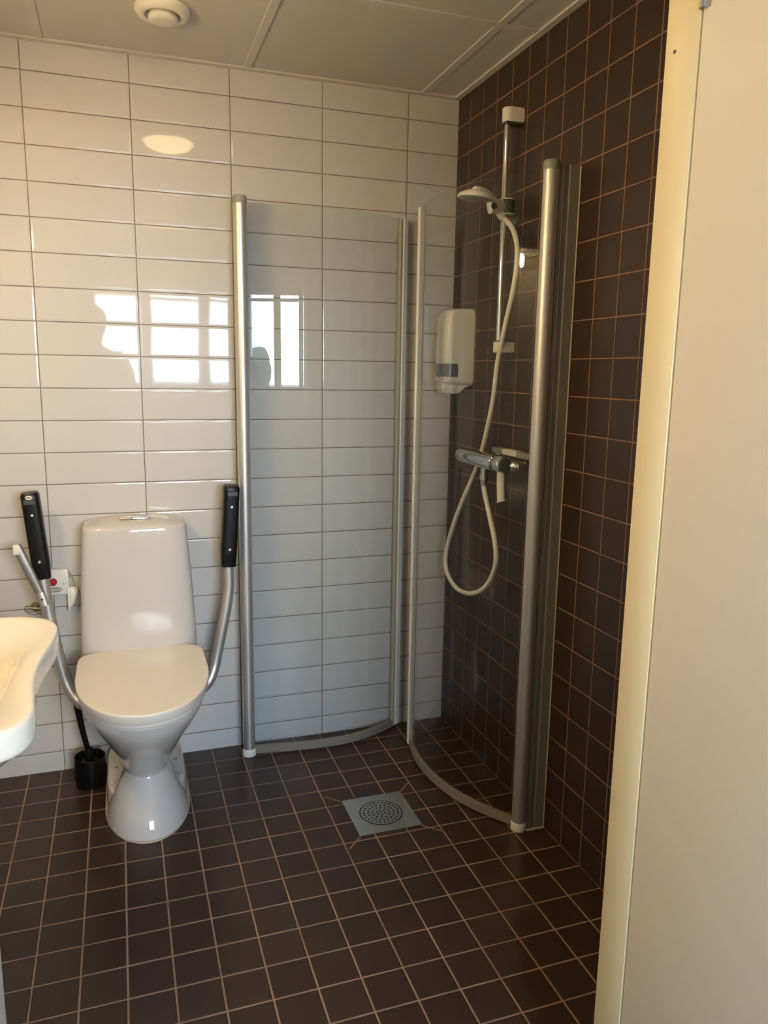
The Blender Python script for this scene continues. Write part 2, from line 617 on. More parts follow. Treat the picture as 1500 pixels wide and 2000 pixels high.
# ------------------------------------------------------------------ ceiling fittings
VX, VY = -1.016, -0.335
t = thing('exhaust_valve', 'round white ventilation valve on the ceiling panel', 'vent', (VX, VY, ZC))
bm = new_bm()
lathe(bm, [(0.050, 0.012), (0.072, 0.002), (0.072, -0.006), (0.066, -0.016), (0.056, -0.0195), (0.048, -0.017), (0.044, -0.006), (0.043, 0.012)], (VX, VY, ZC), 56)
obj('ring', bm, M_WPLAST, t)
bm = new_bm()
lathe(bm, [(0.012, -0.004), (0.034, -0.010), (0.0385, -0.018), (0.0385, -0.026), (0.034, -0.0305), (0.02, -0.032), (0.002, -0.032)], (VX, VY, ZC), 48)
obj('disc', bm, M_WPLAST, t)
bm = new_bm()
lathe(bm, [(0.043, 0.0085), (0.004, 0.0085)], (VX, VY, ZC), 32)
obj('throat', bm, M_GREYP, t)

LX, LY = -0.935, -0.83
t = thing('ceiling_lamp', 'round ceiling lamp with a lit warm opal dome', 'lamp', (LX, LY, ZC))
bm = new_bm()
lathe(bm, [(0.09, 0.0), (0.118, 0.0), (0.118, -0.020), (0.112, -0.024), (0.100, -0.024)], (LX, LY, ZC - 0.0005), 48)
obj('base_ring', bm, M_WPLAST, t)
bm = new_bm()
lathe(bm, [(0.099, -0.022), (0.097, -0.032), (0.085, -0.046), (0.060, -0.056), (0.030, -0.060), (0.003, -0.061)], (LX, LY, ZC - 0.0005), 32)
obj('diffuser', bm, M_LAMP, t)

t = thing('mirror_lamp', 'wall lamp with three warm globes above the washbasin', 'lamp', (XL, -1.17, 1.90))
bm = new_bm()
box(bm, XL + 0.0005, XL + 0.020, -1.42, -0.92, 1.875, 1.925, 0.006, 2)
obj('backplate', bm, M_ALUS, t)
bm = new_bm()
box(bm, XL + 0.0005, XL + 0.150, -1.43, -0.91, 1.944, 1.950, 0.002, 1)
obj('added_light_shield', bm, M_ALUS, t)  # unseen plate added to hold the globes' light off upper wall and ceiling
for y in (-1.36, -1.17, -0.98):
    bm = new_bm()
    lathe(bm, [(0.017, 0.018), (0.017, 0.040), (0.020, 0.044), (0.020, 0.050)], (XL, y, 1.90), 20, 'X')
    so = obj('socket', bm, M_ALUS, t)
    bm = new_bm()
    bmesh.ops.create_uvsphere(bm, u_segments=16, v_segments=10, radius=0.034)
    bmesh.ops.translate(bm, verts=bm.verts, vec=(XL + 0.082, y, 1.90))
    obj('globe', bm, M_MLAMP, so)

# ------------------------------------------------------------------ toilet
TX = -1.140
toilet = thing('toilet', 'white floor-standing toilet with closed lid and fold-up armrests', 'toilet', (TX, -0.35, 0))


def dring(cx, hw, yf, yb, z, n=48, pf=2.0, pb=4.5, mid=None):
    """D-shaped section: round towards the front (yf), squarer at the back (yb)."""
    ym = mid if mid is not None else yb + (yf - yb) * 0.45
    out = []
    for k in range(n):
        a = 2 * PI * k / n
        c, s = math.cos(a), math.sin(a)
        p = pf if s < 0 else pb
        x = cx + hw * math.copysign(abs(c) ** (2 / p), c)
        y = ym + (ym - yf) * -abs(s) ** (2 / p) if s < 0 else ym + (yb - ym) * abs(s) ** (2 / p)
        out.append(Vector((x, y, z)))
    return out


bm = new_bm()
# bowl tapering into the neck, then flaring out as the front cone of the foot
sec = [  # z, half width, y front, y back, mid
    (0.436, 0.170, -0.668, -0.14, -0.40), (0.425, 0.176, -0.676, -0.13, -0.40), (0.400, 0.169, -0.668, -0.12, -0.40),
    (0.372, 0.154, -0.648, -0.12, -0.40), (0.335, 0.132, -0.618, -0.12, -0.39), (0.290, 0.112, -0.566, -0.12, -0.38),
    (0.245, 0.0915, -0.515, -0.14, -0.37), (0.205, 0.0765, -0.474, -0.16, -0.36), (0.180, 0.068, -0.448, -0.18, -0.355),
    (0.1625, 0.0615, -0.431, -0.19, -0.35), (0.1585, 0.0612, -0.429, -0.19, -0.35), (0.154, 0.0635, -0.431, -0.19, -0.35), (0.138, 0.071, -0.440, -0.18, -0.35),
    (0.110, 0.085, -0.460, -0.17, -0.345), (0.075, 0.101, -0.484, -0.16, -0.34), (0.040, 0.114, -0.504, -0.15, -0.335),
    (0.016, 0.121, -0.514, -0.15, -0.33), (0.003, 0.123, -0.518, -0.15, -0.33)]
skin_rings(bm, [dring(TX, h, yf, yb, z, mid=md, pb=4.5 if z > 0.3 else 2.0 + 2.5 * max(0, (z - 0.16) / 0.14)) for z, h, yf, yb, md in sec])
# back body under the cistern
skin_rings(bm, [dring(TX, h, yf, yb, z, pf=4, pb=8) for z, h, yf, yb in
                [(0.03, 0.075, -0.30, -0.02), (0.25, 0.085, -0.32, -0.015), (0.33, 0.12, -0.34, -0.012), (0.40, 0.155, -0.36, -0.01), (0.436, 0.160, -0.36, -0.01)]])
obj('bowl', bm, M_PORC, toilet, smooth=50)
bm = new_bm()
# foot with flat ledges on both sides of the neck
skin_rings(bm, [dring(TX, h, yf, yb, z, pf=2.2, pb=9, mid=-0.25) for z, h, yf, yb in
                [(0.0, 0.124, -0.42, -0.03), (0.020, 0.124, -0.42, -0.03), (0.066, 0.1215, -0.405, -0.03), (0.074, 0.120, -0.40, -0.03), (0.078, 0.117, -0.392, -0.032)]])
foot = obj('foot', bm, M_PORC, toilet, smooth=50)
bm = new_bm()
skin_rings(bm, [dring(TX, h, yf, -0.03, z, pf=2.0, pb=9, mid=-0.30) for z, h, yf in [(0.0002, 0.1285, -0.524), (0.003, 0.128, -0.523), (0.0055, 0.122, -0.516)]])
obj('silicone_joint', bm, M_SILIC, foot)
for x, y in ((-1.232, -0.185), (-1.232, -0.285), (-1.046, -0.185), (-1.046, -0.285)):
    bm = new_bm()
    lathe(bm, [(0.0065, 0.0), (0.0065, 0.0010), (0.0005, 0.0012)], (x, y, 0.0776), 16)
    obj('screw_hole', bm, M_LGREY, foot)


def rrect(cx, cy, hw, hd, z, n=48, p=6.0):
    out = []
    for k in range(n):
        a = 2 * PI * k / n
        c, s = math.cos(a), math.sin(a)
        out.append(Vector((cx + hw * math.copysign(abs(c) ** (2 / p), c), cy + hd * math.copysign(abs(s) ** (2 / p), s), z)))
    return out


def tank_ring(hw, yf, z, n=64, bulge=0.014):
    """Cistern section: flat back on the wall, gently bowed front with rounded corners."""
    out = []
    yb = -0.004
    cy, hd = (yf + yb) / 2, (yb - yf) / 2
    for k in range(n):
        a = 2 * PI * k / n
        c, s = math.cos(a), math.sin(a)
        p = 7.0
        x = hw * math.copysign(abs(c) ** (2 / p), c)
        y = cy + hd * math.copysign(abs(s) ** (2 / p), s)
        if s < 0:
            y -= bulge * (1 - (x / hw) ** 2)
        out.append(Vector((TX + x, y, z)))
    return out


bm = new_bm()
rings = []
for z, hw, yf in [(0.395, 0.175, -0.150), (0.440, 0.1815, -0.175), (0.55, 0.1785, -0.174), (0.70, 0.171, -0.168), (0.82, 0.1625, -0.162), (0.861, 0.1590, -0.159),
                  (0.868, 0.1580, -0.1575), (0.872, 0.1545, -0.154)]:
    rings.append(tank_ring(hw, yf, z))
skin_rings(bm, rings, True, False)
# lightly domed top
last = rings[-1]
prev = [bm.verts.new(p) for p in last]
cxy = Vector((TX, -0.078, 0))
for sfac, dz in ((0.85, 0.0060), (0.65, 0.0120), (0.4, 0.0175), (0.15, 0.0200)):
    cur = [bm.verts.new(Vector((cxy.x + (p.x - cxy.x) * sfac, cxy.y + (p.y - cxy.y) * sfac, p.z + dz))) for p in last]
    for j in range(len(cur)):
        k = (j + 1) % len(cur)
        bm.faces.new((prev[j], prev[k], cur[k], cur[j]))
    prev = cur
bm.faces.new(prev)
bmesh.ops.remove_doubles(bm, verts=bm.verts, dist=1e-5)
tank = obj('cistern', bm, M_PORC, toilet, smooth=50)
bm = new_bm()
box(bm, TX - 0.047, TX + 0.047, -0.122, -0.084, 0.880, 0.8945, 0.003, 2)
btn = obj('flush_plate', bm, M_CHROME, tank)
bm = new_bm()
box(bm, TX - 0.034, TX + 0.030, -0.117, -0.089, 0.894, 0.898, 0.002, 2)
obj('flush_button', bm, M_ALU, btn)

# seat ring and lid
LIDX = -1.139


def lid_ring(s, z, grow=0.0):
    pts = []
    n = 64
    hw, yb, yf, mid = 0.189, -0.182, -0.697, -0.375
    for k in range(n):
        a = 2 * PI * k / n
        c, si = math.cos(a), math.sin(a)
        if si < 0:
            x = hw * math.copysign(abs(c) ** (2 / 2.15), c)
            y = mid - (mid - yf) * abs(si) ** (2 / 2.15)
        else:
            taper = 1 - 0.06 * abs(si) ** 2
            x = hw * taper * math.copysign(abs(c) ** (2 / 8.0), c)
            y = mid + (yb - mid) * abs(si) ** (2 / 8.0)
        pts.append(Vector((LIDX + x * s + math.copysign(grow, x) * 0, mid + (y - mid) * s, z)))
    return pts


bm = new_bm()
skin_rings(bm, [lid_ring(0.945, 0.437), lid_ring(0.965, 0.4385), lid_ring(0.968, 0.4455), lid_ring(0.955, 0.4475)])
obj('seat', bm, M_LID, toilet, smooth=50)
bm = new_bm()
skin_rings(bm, [lid_ring(0.94, 0.4475), lid_ring(0.983, 0.448), lid_ring(0.987, 0.4495), lid_ring(0.998, 0.470), lid_ring(1.0, 0.4735), lid_ring(0.9985, 0.4755), lid_ring(0.993, 0.4768),
                lid_ring(0.975, 0.4772), lid_ring(0.90, 0.4776), lid_ring(0.6, 0.478), lid_ring(0.2, 0.478)])
lid = obj('lid', bm, M_LID, toilet, smooth=50)
bm = new_bm()
tube(bm, [(TX - 0.10, -0.196, 0.4585), (TX + 0.10, -0.196, 0.4585)], 0.010, 14)
obj('hinge', bm, M_LID, toilet)
bm = new_bm()
lathe(bm, [(0.010, -0.008), (0.010, 0.0), (0.007, 0.005), (0.0005, 0.006)], (-0.966, -0.33, 0.405), 16, 'X')
box(bm, -0.966, -0.955, -0.345, -0.315, 0.375, 0.392, 0.002, 1)
obj('seat_bolt', bm, M_LGREY, toilet)


def armrest(pts_g, pts_t, sgn):
    # grip axis runs along pts_g (top to bottom); the tube carries on from there to the bracket behind the seat
    bm = new_bm()
    tube(bm, catmull(pts_t, 10), 0.0185, 20)
    arm = obj('armrest', bm, M_ALU, toilet, smooth=60)
    bm = new_bm()
    g = catmull(pts_g, 6)
    n = len(g)
    ra, rb = [], []
    for i in range(n):
        q = i / (n - 1)
        w = 0.0265
        d = 0.030
        if q < 0.03:
            w, d = w * 0.86, d * 0.86
        elif q > 0.80:
            f = (q - 0.80) / 0.20
            w, d = w * (1 - 0.10 * f), d * (1 - 0.25 * f)
        ra.append(w)
        rb.append(d)
    tube(bm, g, ra, 28, rb, ref=(1, 0, 0), power=4.0)
    es = [e for e in bm.edges if len(e.link_faces) == 2 and e.calc_face_angle(0) > 1.2]
    bmesh.ops.bevel(bm, geom=es, offset=0.003, segments=2, affect='EDGES')
    grip = obj('grip', bm, M_BLACKM, arm, smooth=45)
    for q in (0.28, 0.74):
        i = q * (n - 1)
        p = g[int(i)].lerp(g[min(int(i) + 1, n - 1)], i - int(i))
        bm = new_bm()
        lathe(bm, [(0.0042, 0.0), (0.0040, -0.0016), (0.0005, -0.0018)], (p.x, p.y - 0.0296, p.z), 14, 'Y')
        obj('screw', bm, M_ALU, arm)
    # inset end plate at the tip of the grip
    a = g[0]
    bm = new_bm()
    box(bm, a.x - 0.016, a.x + 0.016, a.y - 0.0300, a.y - 0.027, a.z - 0.034, a.z - 0.019, 0.001, 1)
    obj('tip_plate', bm, M_GREYP, arm)
    if sgn < 0:
        # pale rounded emblem on the end of the left grip
        bm = new_bm()
        for rx in (0.0095, 0.0055):
            tube(bm, [(a.x + rx * math.cos(q), a.y - 0.0298, a.z - 0.0125 + 0.55 * rx * math.sin(q)) for q in [2 * PI * k / 24 for k in range(25)]], 0.0011, 6)
        obj('emblem', bm, M_HOSE, arm)
    return arm


AY = -0.125
armL = armrest([(-1.442, AY, 0.987), (-1.437, AY, 0.93), (-1.430, AY, 0.84), (-1.424, AY, 0.772), (-1.420, AY, 0.716)],
               [(-1.421, AY, 0.730), (-1.418, AY, 0.680), (-1.414, AY, 0.630), (-1.407, AY, 0.570), (-1.3955, AY, 0.490), (-1.385, AY, 0.425),
                (-1.373, AY - 0.005, 0.372), (-1.352, AY - 0.02, 0.325), (-1.322, AY - 0.04, 0.300), (-1.285, AY - 0.045, 0.300), (-1.22, AY - 0.045, 0.305)], -1)
armR = armrest([(-0.833, AY, 0.990), (-0.836, AY, 0.93), (-0.841, AY, 0.84), (-0.846, AY, 0.775), (-0.848, AY, 0.716)],
               [(-0.8485, AY, 0.730), (-0.848, AY, 0.680), (-0.849, AY, 0.635), (-0.860, AY, 0.565), (-0.876, AY, 0.490), (-0.892, AY, 0.415),
                (-0.905, AY - 0.005, 0.362), (-0.925, AY - 0.02, 0.322), (-0.955, AY - 0.035, 0.302), (-0.995, AY - 0.04, 0.300), (-1.06, AY - 0.04, 0.305)], 1)
# paper-roll holder clamped to the left armrest tube
bm = new_bm()
p0, p1 = Vector((-1.484, -0.165, 0.832)), Vector((-1.4245, -0.165, 0.672))
tube(bm, [p0.lerp(p1, q) for q in (0, 0.03, 0.5, 1.0)], [0.011, 0.0135, 0.0135, 0.0125], 16, [0.008, 0.010, 0.010, 0.010], ref=(1, 0, 0), power=3)
holder = obj('paper_holder', bm, M_ALUS, armL, smooth=50)
bm = new_bm()
q0, q1 = Vector((-1.4265, -0.168, 0.683)), Vector((-1.416, -0.168, 0.640))
tube(bm, [q0, q0.lerp(q1, 0.5), q1], [0.0125, 0.0135, 0.0135], 16, [0.0105, 0.0115, 0.012], ref=(1, 0, 0), power=3)
obj('clamp', bm, M_ALU, armL)
bm = new_bm()
c = q0.lerp(q1, 0.5)
lathe(bm, [(0.0038, 0.0), (0.0036, -0.0012), (0.0005, -0.0013)], (c.x, c.y - 0.0115, c.z), 14, 'Y')
obj('clamp_screw', bm, mat('bronze_screw', (0.22, 0.11, 0.05), 0.4, metal=0.6), armL)
bm = new_bm()
box(bm, p0.x - 0.010, p0.x + 0.010, p0.y - 0.0105, p0.y + 0.008, p0.z - 0.028, p0.z + 0.003, 0.004, 3)
obj('end_cap', bm, M_WPLAST, armL)

# ------------------------------------------------------------------ toilet brush and its holder
BX, BY = -1.315, -0.125
t = thing('brush_holder', 'black round toilet brush holder on the floor beside the toilet foot', 'brush holder', (BX, BY, 0))
bm = new_bm()
lathe(bm, [(0.040, 0.0005), (0.047, 0.004), (0.0495, 0.03), (0.0500, 0.095), (0.0490, 0.101), (0.0465, 0.103), (0.044, 0.100), (0.043, 0.030), (0.04, 0.012), (0.001, 0.011)], (BX, BY, 0), 40)
obj('cup', bm, M_BLACK, t)
t = thing('toilet_brush', 'black toilet brush standing in the black holder', 'toilet brush', (BX, BY, 0.013))
bm = new_bm()
hp = catmull([(BX + 0.002, BY, 0.05), (BX - 0.002, BY, 0.11), (BX - 0.015, BY, 0.18), (BX - 0.024, BY, 0.24), (BX - 0.030, BY, 0.288)], 6)
tube(bm, hp, [0.0075 + 0.0035 * (i / (len(hp) - 1)) for i in range(len(hp))], 14)
lathe(bm, [(0.012, 0.128), (0.016, 0.105), (0.016, 0.09)], (BX - 0.002, BY, 0), 20)
obj('handle', bm, M_BLACK, t)
bm = new_bm()
lathe(bm, [(0.01, 0.013), (0.030, 0.018), (0.036, 0.05), (0.030, 0.086), (0.012, 0.092)], (BX, BY, 0), 28)
obj('bristle_head', bm, M_BLACKM, t)

# ------------------------------------------------------------------ alarm unit and pull handle by the toilet
t = thing('alarm_unit', 'white wall box with a round red alarm button', 'alarm', (-1.384, 0, 0.62))
bm = new_bm()
box(bm, -1.412, -1.353, -0.030, -0.0005, 0.630, 0.716, 0.005, 3)
obj('housing', bm, M_WPLAST, t)
bm = new_bm()
lathe(bm, [(0.0125, 0.0), (0.0125, -0.005), (0.010, -0.008), (0.0005, -0.0085)], (-1.4005, -0.0298, 0.676), 24, 'Y')
obj('red_button', bm, M_RED, t)
bm = new_bm()
for k in range(4):
    r = 0.020 - 0.004 * k
    pts = [(-1.394 + r * math.cos(a), -0.0305, 0.649 - 0.4 * r * math.sin(a)) for a in [PI * 2 * q / 20 for q in range(21)]]
    tube(bm, pts, 0.0007, 6)
obj('speaker_grille', bm, M_LGREY, t)
bm = new_bm()
lathe(bm, [(0.0024, 0.0), (0.0022, -0.0012), (0.0004, -0.0013)], (-1.3685, -0.0298, 0.667), 12, 'Y')
obj('screw', bm, M_LGREY, t)

t = thing('call_handset', 'white wedge-shaped call handset on a thin cord beside the cistern', 'handset', (-1.345, -0.004, 0.58))
bm = new_bm()
box(bm, -1.3585, -1.3505, -0.040, -0.0005, 0.578, 0.655, 0.002, 2)
obj('wall_plate', bm, M_WPLAST, t)
bm = new_bm()
secs = []
for z, x1, d in ((0.590, -1.3420, 0.010), (0.600, -1.3360, 0.014), (0.628, -1.3265, 0.017), (0.645, -1.3255, 0.016), (0.653, -1.332, 0.011)):
    x0 = -1.3500
    secs.append([Vector((x, y, z)) for x, y in ((x0, -0.022 - d), ((x0 + x1) / 2, -0.024 - d), (x1 - 0.003, -0.020 - d), (x1, -0.018), (x1 - 0.003, -0.016 + d * 0.8), (x0, -0.016 + d * 0.8))])
skin_rings(bm, secs)
obj('body', bm, M_WPLAST, t, smooth=60)
bm = new_bm()
tube(bm, catmull([(-1.3535, -0.012, 0.702), (-1.345, -0.022, 0.694), (-1.337, -0.028, 0.670), (-1.334, -0.024, 0.651)], 8), 0.0016, 8)
tube(bm, catmull([(-1.337, -0.008, 0.648), (-1.322, -0.006, 0.630), (-1.318, -0.005, 0.60), (-1.322, -0.005, 0.58)], 8), 0.0014, 8)
obj('cord', bm, M_LGREY, t)

t = thing('shutoff_valve', 'small brass-coloured shutoff valve on the wall behind the washbasin', 'valve', (-1.465, 0, 0.585))
bm = new_bm()
lathe(bm, [(0.015, -0.001), (0.015, -0.005), (0.007, -0.006), (0.007, -0.026), (0.0005, -0.027)], (-1.460, 0, 0.590), 20, 'Y')
tube(bm, [(-1.485, -0.022, 0.594), (-1.44, -0.022, 0.586)], 0.006, 12)
obj('body', bm, mat('dull_brass', (0.32, 0.26, 0.14), 0.35, metal=0.9), t)
bm = new_bm()
tube(bm, catmull([(-1.484, -0.022, 0.594), (-1.482, -0.03, 0.583), (-1.465, -0.034, 0.576), (-1.447, -0.03, 0.578)], 6), 0.004, 10)
obj('lever', bm, M_ALUS, t)

# ------------------------------------------------------------------ washbasin on the left wall
bas = thing('washbasin', 'white porcelain washbasin with scooped front edge on the left wall', 'washbasin', (XL, -1.17, 0.76))
BZ = 0.820
ctr = Vector((-1.575, -1.165, 0))
ol = [(-1.869, -0.900), (-1.800, -0.862), (-1.600, -0.850), (-1.441, -0.852), (-1.385, -0.862), (-1.342, -0.890), (-1.320, -0.935), (-1.3155, -0.985), (-1.3195, -1.05),
      (-1.329, -1.115), (-1.335, -1.19), (-1.334, -1.26), (-1.3285, -1.325), (-1.324, -1.375), (-1.328, -1.412), (-1.343, -1.440), (-1.372, -1.460),
      (-1.43, -1.482), (-1.600, -1.494), (-1.800, -1.482), (-1.869, -1.445), (-1.869, -1.30), (-1.869, -1.17), (-1.869, -1.04)]
olp = catmull([(*p, 0) for p in ol + [ol[0]]], 5)[:-1]


def ray_hit(ang):
    d = Vector((math.cos(ang), math.sin(ang)))
    best = None
    for i in range(len(olp)):
        a, b = olp[i], olp[(i + 1) % len(olp)]
        e = Vector((b.x - a.x, b.y - a.y))
        den = d.x * e.y - d.y * e.x
        if abs(den) < 1e-9:
            continue
        w = Vector((a.x - ctr.x, a.y - ctr.y))
        tt = (w.x * e.y - w.y * e.x) / den
        u = (w.x * d.y - w.y * d.x) / den
        if tt > 0 and -1e-6 <= u <= 1 + 1e-6:
            best = tt if best is None else min(best, tt)
    return best


NB = 120
angs = [2 * PI * k / NB for k in range(NB)]
hits = [ray_hit(a) for a in angs]


def bring(off, z, blend=None, br=None):
    """Ring at the outline moved in by off, or blended towards an inner bowl ellipse br=(rx, ry)."""
    out = []
    for a, h in zip(angs, hits):
        rr = h - off
        if br is not None:
            bx, by = br
            e = 1.0 / math.sqrt((math.cos(a) / bx) ** 2 + (math.sin(a) / by) ** 2)
            lim = h - 0.034
            rr = (e ** -8 + lim ** -8) ** (-1 / 8)
        zz = z
        out.append(Vector((ctr.x + rr * math.cos(a), ctr.y + rr * math.sin(a), zz)))
    return out


bm = new_bm()
rings = [bring(0.16, 0.690), bring(0.11, 0.700), bring(0.065, 0.728), bring(0.030, 0.7560), bring(0.012, 0.7665), bring(0.004, 0.771), bring(0.001, 0.7755), bring(0.0, 0.781), bring(0.0, 0.8125),
         bring(0.0015, 0.8175), bring(0.005, 0.8198), bring(0.012, 0.8203), bring(0.026, 0.8185),
         bring(0, 0.814, br=(0.225, 0.255)), bring(0, 0.804, br=(0.212, 0.245)), bring(0, 0.775, br=(0.192, 0.228)), bring(0, 0.740, br=(0.158, 0.19)), bring(0, 0.716, br=(0.11, 0.14)),
         bring(0, 0.707, br=(0.04, 0.05))]
skin_rings(bm, rings)
for v in bm.verts:
    if v.co.x < XL + 0.0015:
        v.co.x = XL + 0.0015
obj('basin', bm, M_BASIN, bas, smooth=60)
bm = new_bm()
lathe(bm, [(0.030, 0.0), (0.030, 0.003), (0.020, 0.004), (0.001, 0.002)], (ctr.x, ctr.y, 0.7065), 24)
obj('drain_ring', bm, M_CHROME, bas)
bm = new_bm()
tube(bm, catmull([(ctr.x, ctr.y, 0.700), (ctr.x, ctr.y, 0.62), (ctr.x - 0.02, ctr.y, 0.56), (ctr.x - 0.10, ctr.y, 0.55), (XL + 0.005, ctr.y, 0.56)], 6), 0.016, 14)
obj('waste_pipe', bm, M_CHROME, bas)

# ------------------------------------------------------------------ shower doors
def bent(ctrl):
    """Bent glass in plan, drawn through measured points; returns points and the side the bow faces away from."""
    pts = [Vector((p.x, p.y, 0)) for p in catmull([(*q, 0) for q in ctrl], 7)]
    return pts


def normals(pts, c):
    out = []
    for i in range(len(pts)):
        d = (pts[min(i + 1, len(pts) - 1)] - pts[max(i - 1, 0)]).normalized()
        n = Vector((d.y, -d.x, 0))
        if n.dot(pts[i] - c) < 0:
            n = -n
        out.append(n)
    return out


def curved_sheet(bm, pts, c, th, z0, z1):
    inner, outer = [], []
    for p, d in zip(pts, normals(pts, c)):
        inner.append(p - d * th / 2)
        outer.append(p + d * th / 2)
    ol2 = outer + inner[::-1]
    n = len(pts)
    lo = [bm.verts.new((p.x, p.y, z0)) for p in ol2]
    hi = [bm.verts.new((p.x, p.y, z1)) for p in ol2]
    m = len(ol2)
    for j in range(m):
        k = (j + 1) % m
        bm.faces.new((lo[j], lo[k], hi[k], hi[j]))
    for j in range(n - 1):
        for s in (lo, hi):
            bm.faces.new((s[j], s[j + 1], s[m - 2 - j], s[m - 1 - j]))


def shower_door(label, post, ctrl, c, top, post_top, wall_boxes, grp):
    t = thing('shower_door', label, 'shower door', (post[0], post[1], 0), grp)
    pts = bent(ctrl)
    c = Vector((*c, 0))
    bm = new_bm()
    curved_sheet(bm, pts, c, 0.006, 0.030, top)
    obj('glass_panel', bm, M_GLASS, t, smooth=30)
    bm = new_bm()
    curved_sheet(bm, pts, c, 0.013, 0.006, 0.034)
    for dz in (0.010, 0.019, 0.028):
        curved_sheet(bm, pts, c, 0.0155, dz - 0.0014, dz + 0.0014)
    obj('bottom_seal', bm, M_SEAL, t, smooth=30)
    bm = new_bm()
    lathe(bm, [(0.0215, 0.030), (0.0215, post_top - 0.024)], (*post, 0), 32)
    po = obj('post', bm, M_ALU, t)
    bm = new_bm()
    lathe(bm, [(0.0205, post_top - 0.026), (0.0225, post_top - 0.0235), (0.0225, post_top - 0.004), (0.0195, post_top), (0.0005, post_top + 0.0005)], (*post, 0), 32)
    obj('top_cap', bm, M_LGREY, t)
    bm = new_bm()
    lathe(bm, [(0.021, 0.0006), (0.0235, 0.002), (0.0235, 0.024), (0.0215, 0.027), (0.0195, 0.029), (0.0195, 0.032)], (*post, 0), 32)
    obj('bottom_cap', bm, M_WPLAST, t)
    # free-edge profile: pale aluminium strip and a magnet strip
    d = (pts[-1] - pts[-2]).normalized()
    nrm = normals(pts, c)[-1]

    def strip(name, s0, s1, h0, h1, m, z0, z1):
        bm = new_bm()
        q = [pts[-1] + d * s + nrm * h for s, h in ((s0, h0), (s1, h0), (s1, h1), (s0, h1))]
        prism(bm, [(v.x, v.y) for v in q], z0, z1)
        bmesh.ops.bevel(bm, geom=[e for e in bm.edges], offset=0.0015, segments=2, affect='EDGES')
        obj(name, bm, m, t, smooth=30)
    strip('edge_profile', -0.002, 0.019, -0.012, 0.012, M_ALUP, 0.012, top + 0.002)
    strip('edge_seal', -0.014, -0.002, -0.008, 0.008, M_MAGNET, 0.012, top + 0.001)
    for nm, bxs, m in wall_boxes:
        bm = new_bm()
        for b_ in bxs:
            box(bm, *b_)
        obj(nm, bm, m, t, smooth=30)
    return t


PL = (-0.783, -0.086)
shower_door('curved clear glass shower door folded along the white tiled wall', PL, [(-0.764, -0.0865), (-0.69, -0.0970), (-0.60, -0.1075), (-0.52, -0.1130), (-0.45, -0.1115), (-0.38, -0.100), (-0.295, -0.070), (-0.213, -0.027)], (-0.5, 0.6), 1.886, 1.905,
            [('wall_profile', [(-0.7905, -0.7755, -0.067, -0.0005, 0.002, 1.900, 0.002, 1)], M_ALUS)], 'curved shower doors')
PR = (-0.078, -0.786)
shower_door('curved clear glass shower door standing out in front of the brown tiled wall', PR, [(-0.089, -0.767), (-0.142, -0.690), (-0.188, -0.598), (-0.216, -0.50), (-0.228, -0.40), (-0.224, -0.30), (-0.206, -0.200)], (0.5, -0.45), 1.893, 1.912,
            [('wall_profile', [(-0.058, -0.030, -0.799, -0.775, 0.004, 1.905, 0.0015, 1), (-0.0335, -0.0005, -0.803, -0.772, 0.002, 1.902, 0.002, 1),
                               (-0.050, -0.046, -0.8015, -0.79, 0.004, 1.905, 0.0008, 1)], M_PROF),
             ('silicone_joint', [(-0.0036, -0.0003, -0.8065, -0.801, 0.0003, 1.902, 0.001, 1), (-0.062, -0.0003, -0.808, -0.79, 0.0003, 0.006, 0.002, 1)], M_SILIC)],
            'curved shower doors')

# ------------------------------------------------------------------ floor drain
t = thing('floor_drain', 'square steel floor drain with a round perforated grate', 'drain', (*DRAIN, 0))
bm = new_bm()
hw = 0.100
RG = 0.068
outer, inner, inner2 = [], [], []
n = 64
for k in range(n):
    a = 2 * PI * k / n
    c, s = math.cos(a), math.sin(a)
    f = hw / max(abs(c), abs(s))
    outer.append((DRAIN[0] + c * f, DRAIN[1] + s * f))
    inner.append((DRAIN[0] + c * RG, DRAIN[1] + s * RG))
skin_rings(bm, [[Vector((x, y, 0.0003)) for x, y in outer], [Vector((x, y, 0.003)) for x, y in outer], [Vector((x, y, 0.003)) for x, y in inner],
                [Vector((x, y, 0.0008)) for x, y in inner]], False, False)
obj('plate', bm, M_STEEL, t, smooth=30)
bm = new_bm()
lathe(bm, [(RG + 0.0005, 0.0005), (0.0005, 0.0004)], (*DRAIN, 0), 40)
obj('sump', bm, M_HOLE, t)
# perforated grate: hex field of little octagonal holes cut from a disc
bm = new_bm()
rg = 0.0645
holes = []
rows = ((0.0, 1), (0.0135, 6), (0.027, 12), (0.0405, 19), (0.054, 26))
for rr, cnt in rows:
    for k in range(cnt):
        a = 2 * PI * (k + (0.5 if int(rr * 1000) % 2 else 0)) / cnt
        holes.append((DRAIN[0] + rr * math.cos(a), DRAIN[1] + rr * math.sin(a)))
edges = []


def loop_edges(pts):
    vs = [bm.verts.new((x, y, 0.0034)) for x, y in pts]
    return [bm.edges.new((vs[i], vs[(i + 1) % len(vs)])) for i in range(len(vs))]


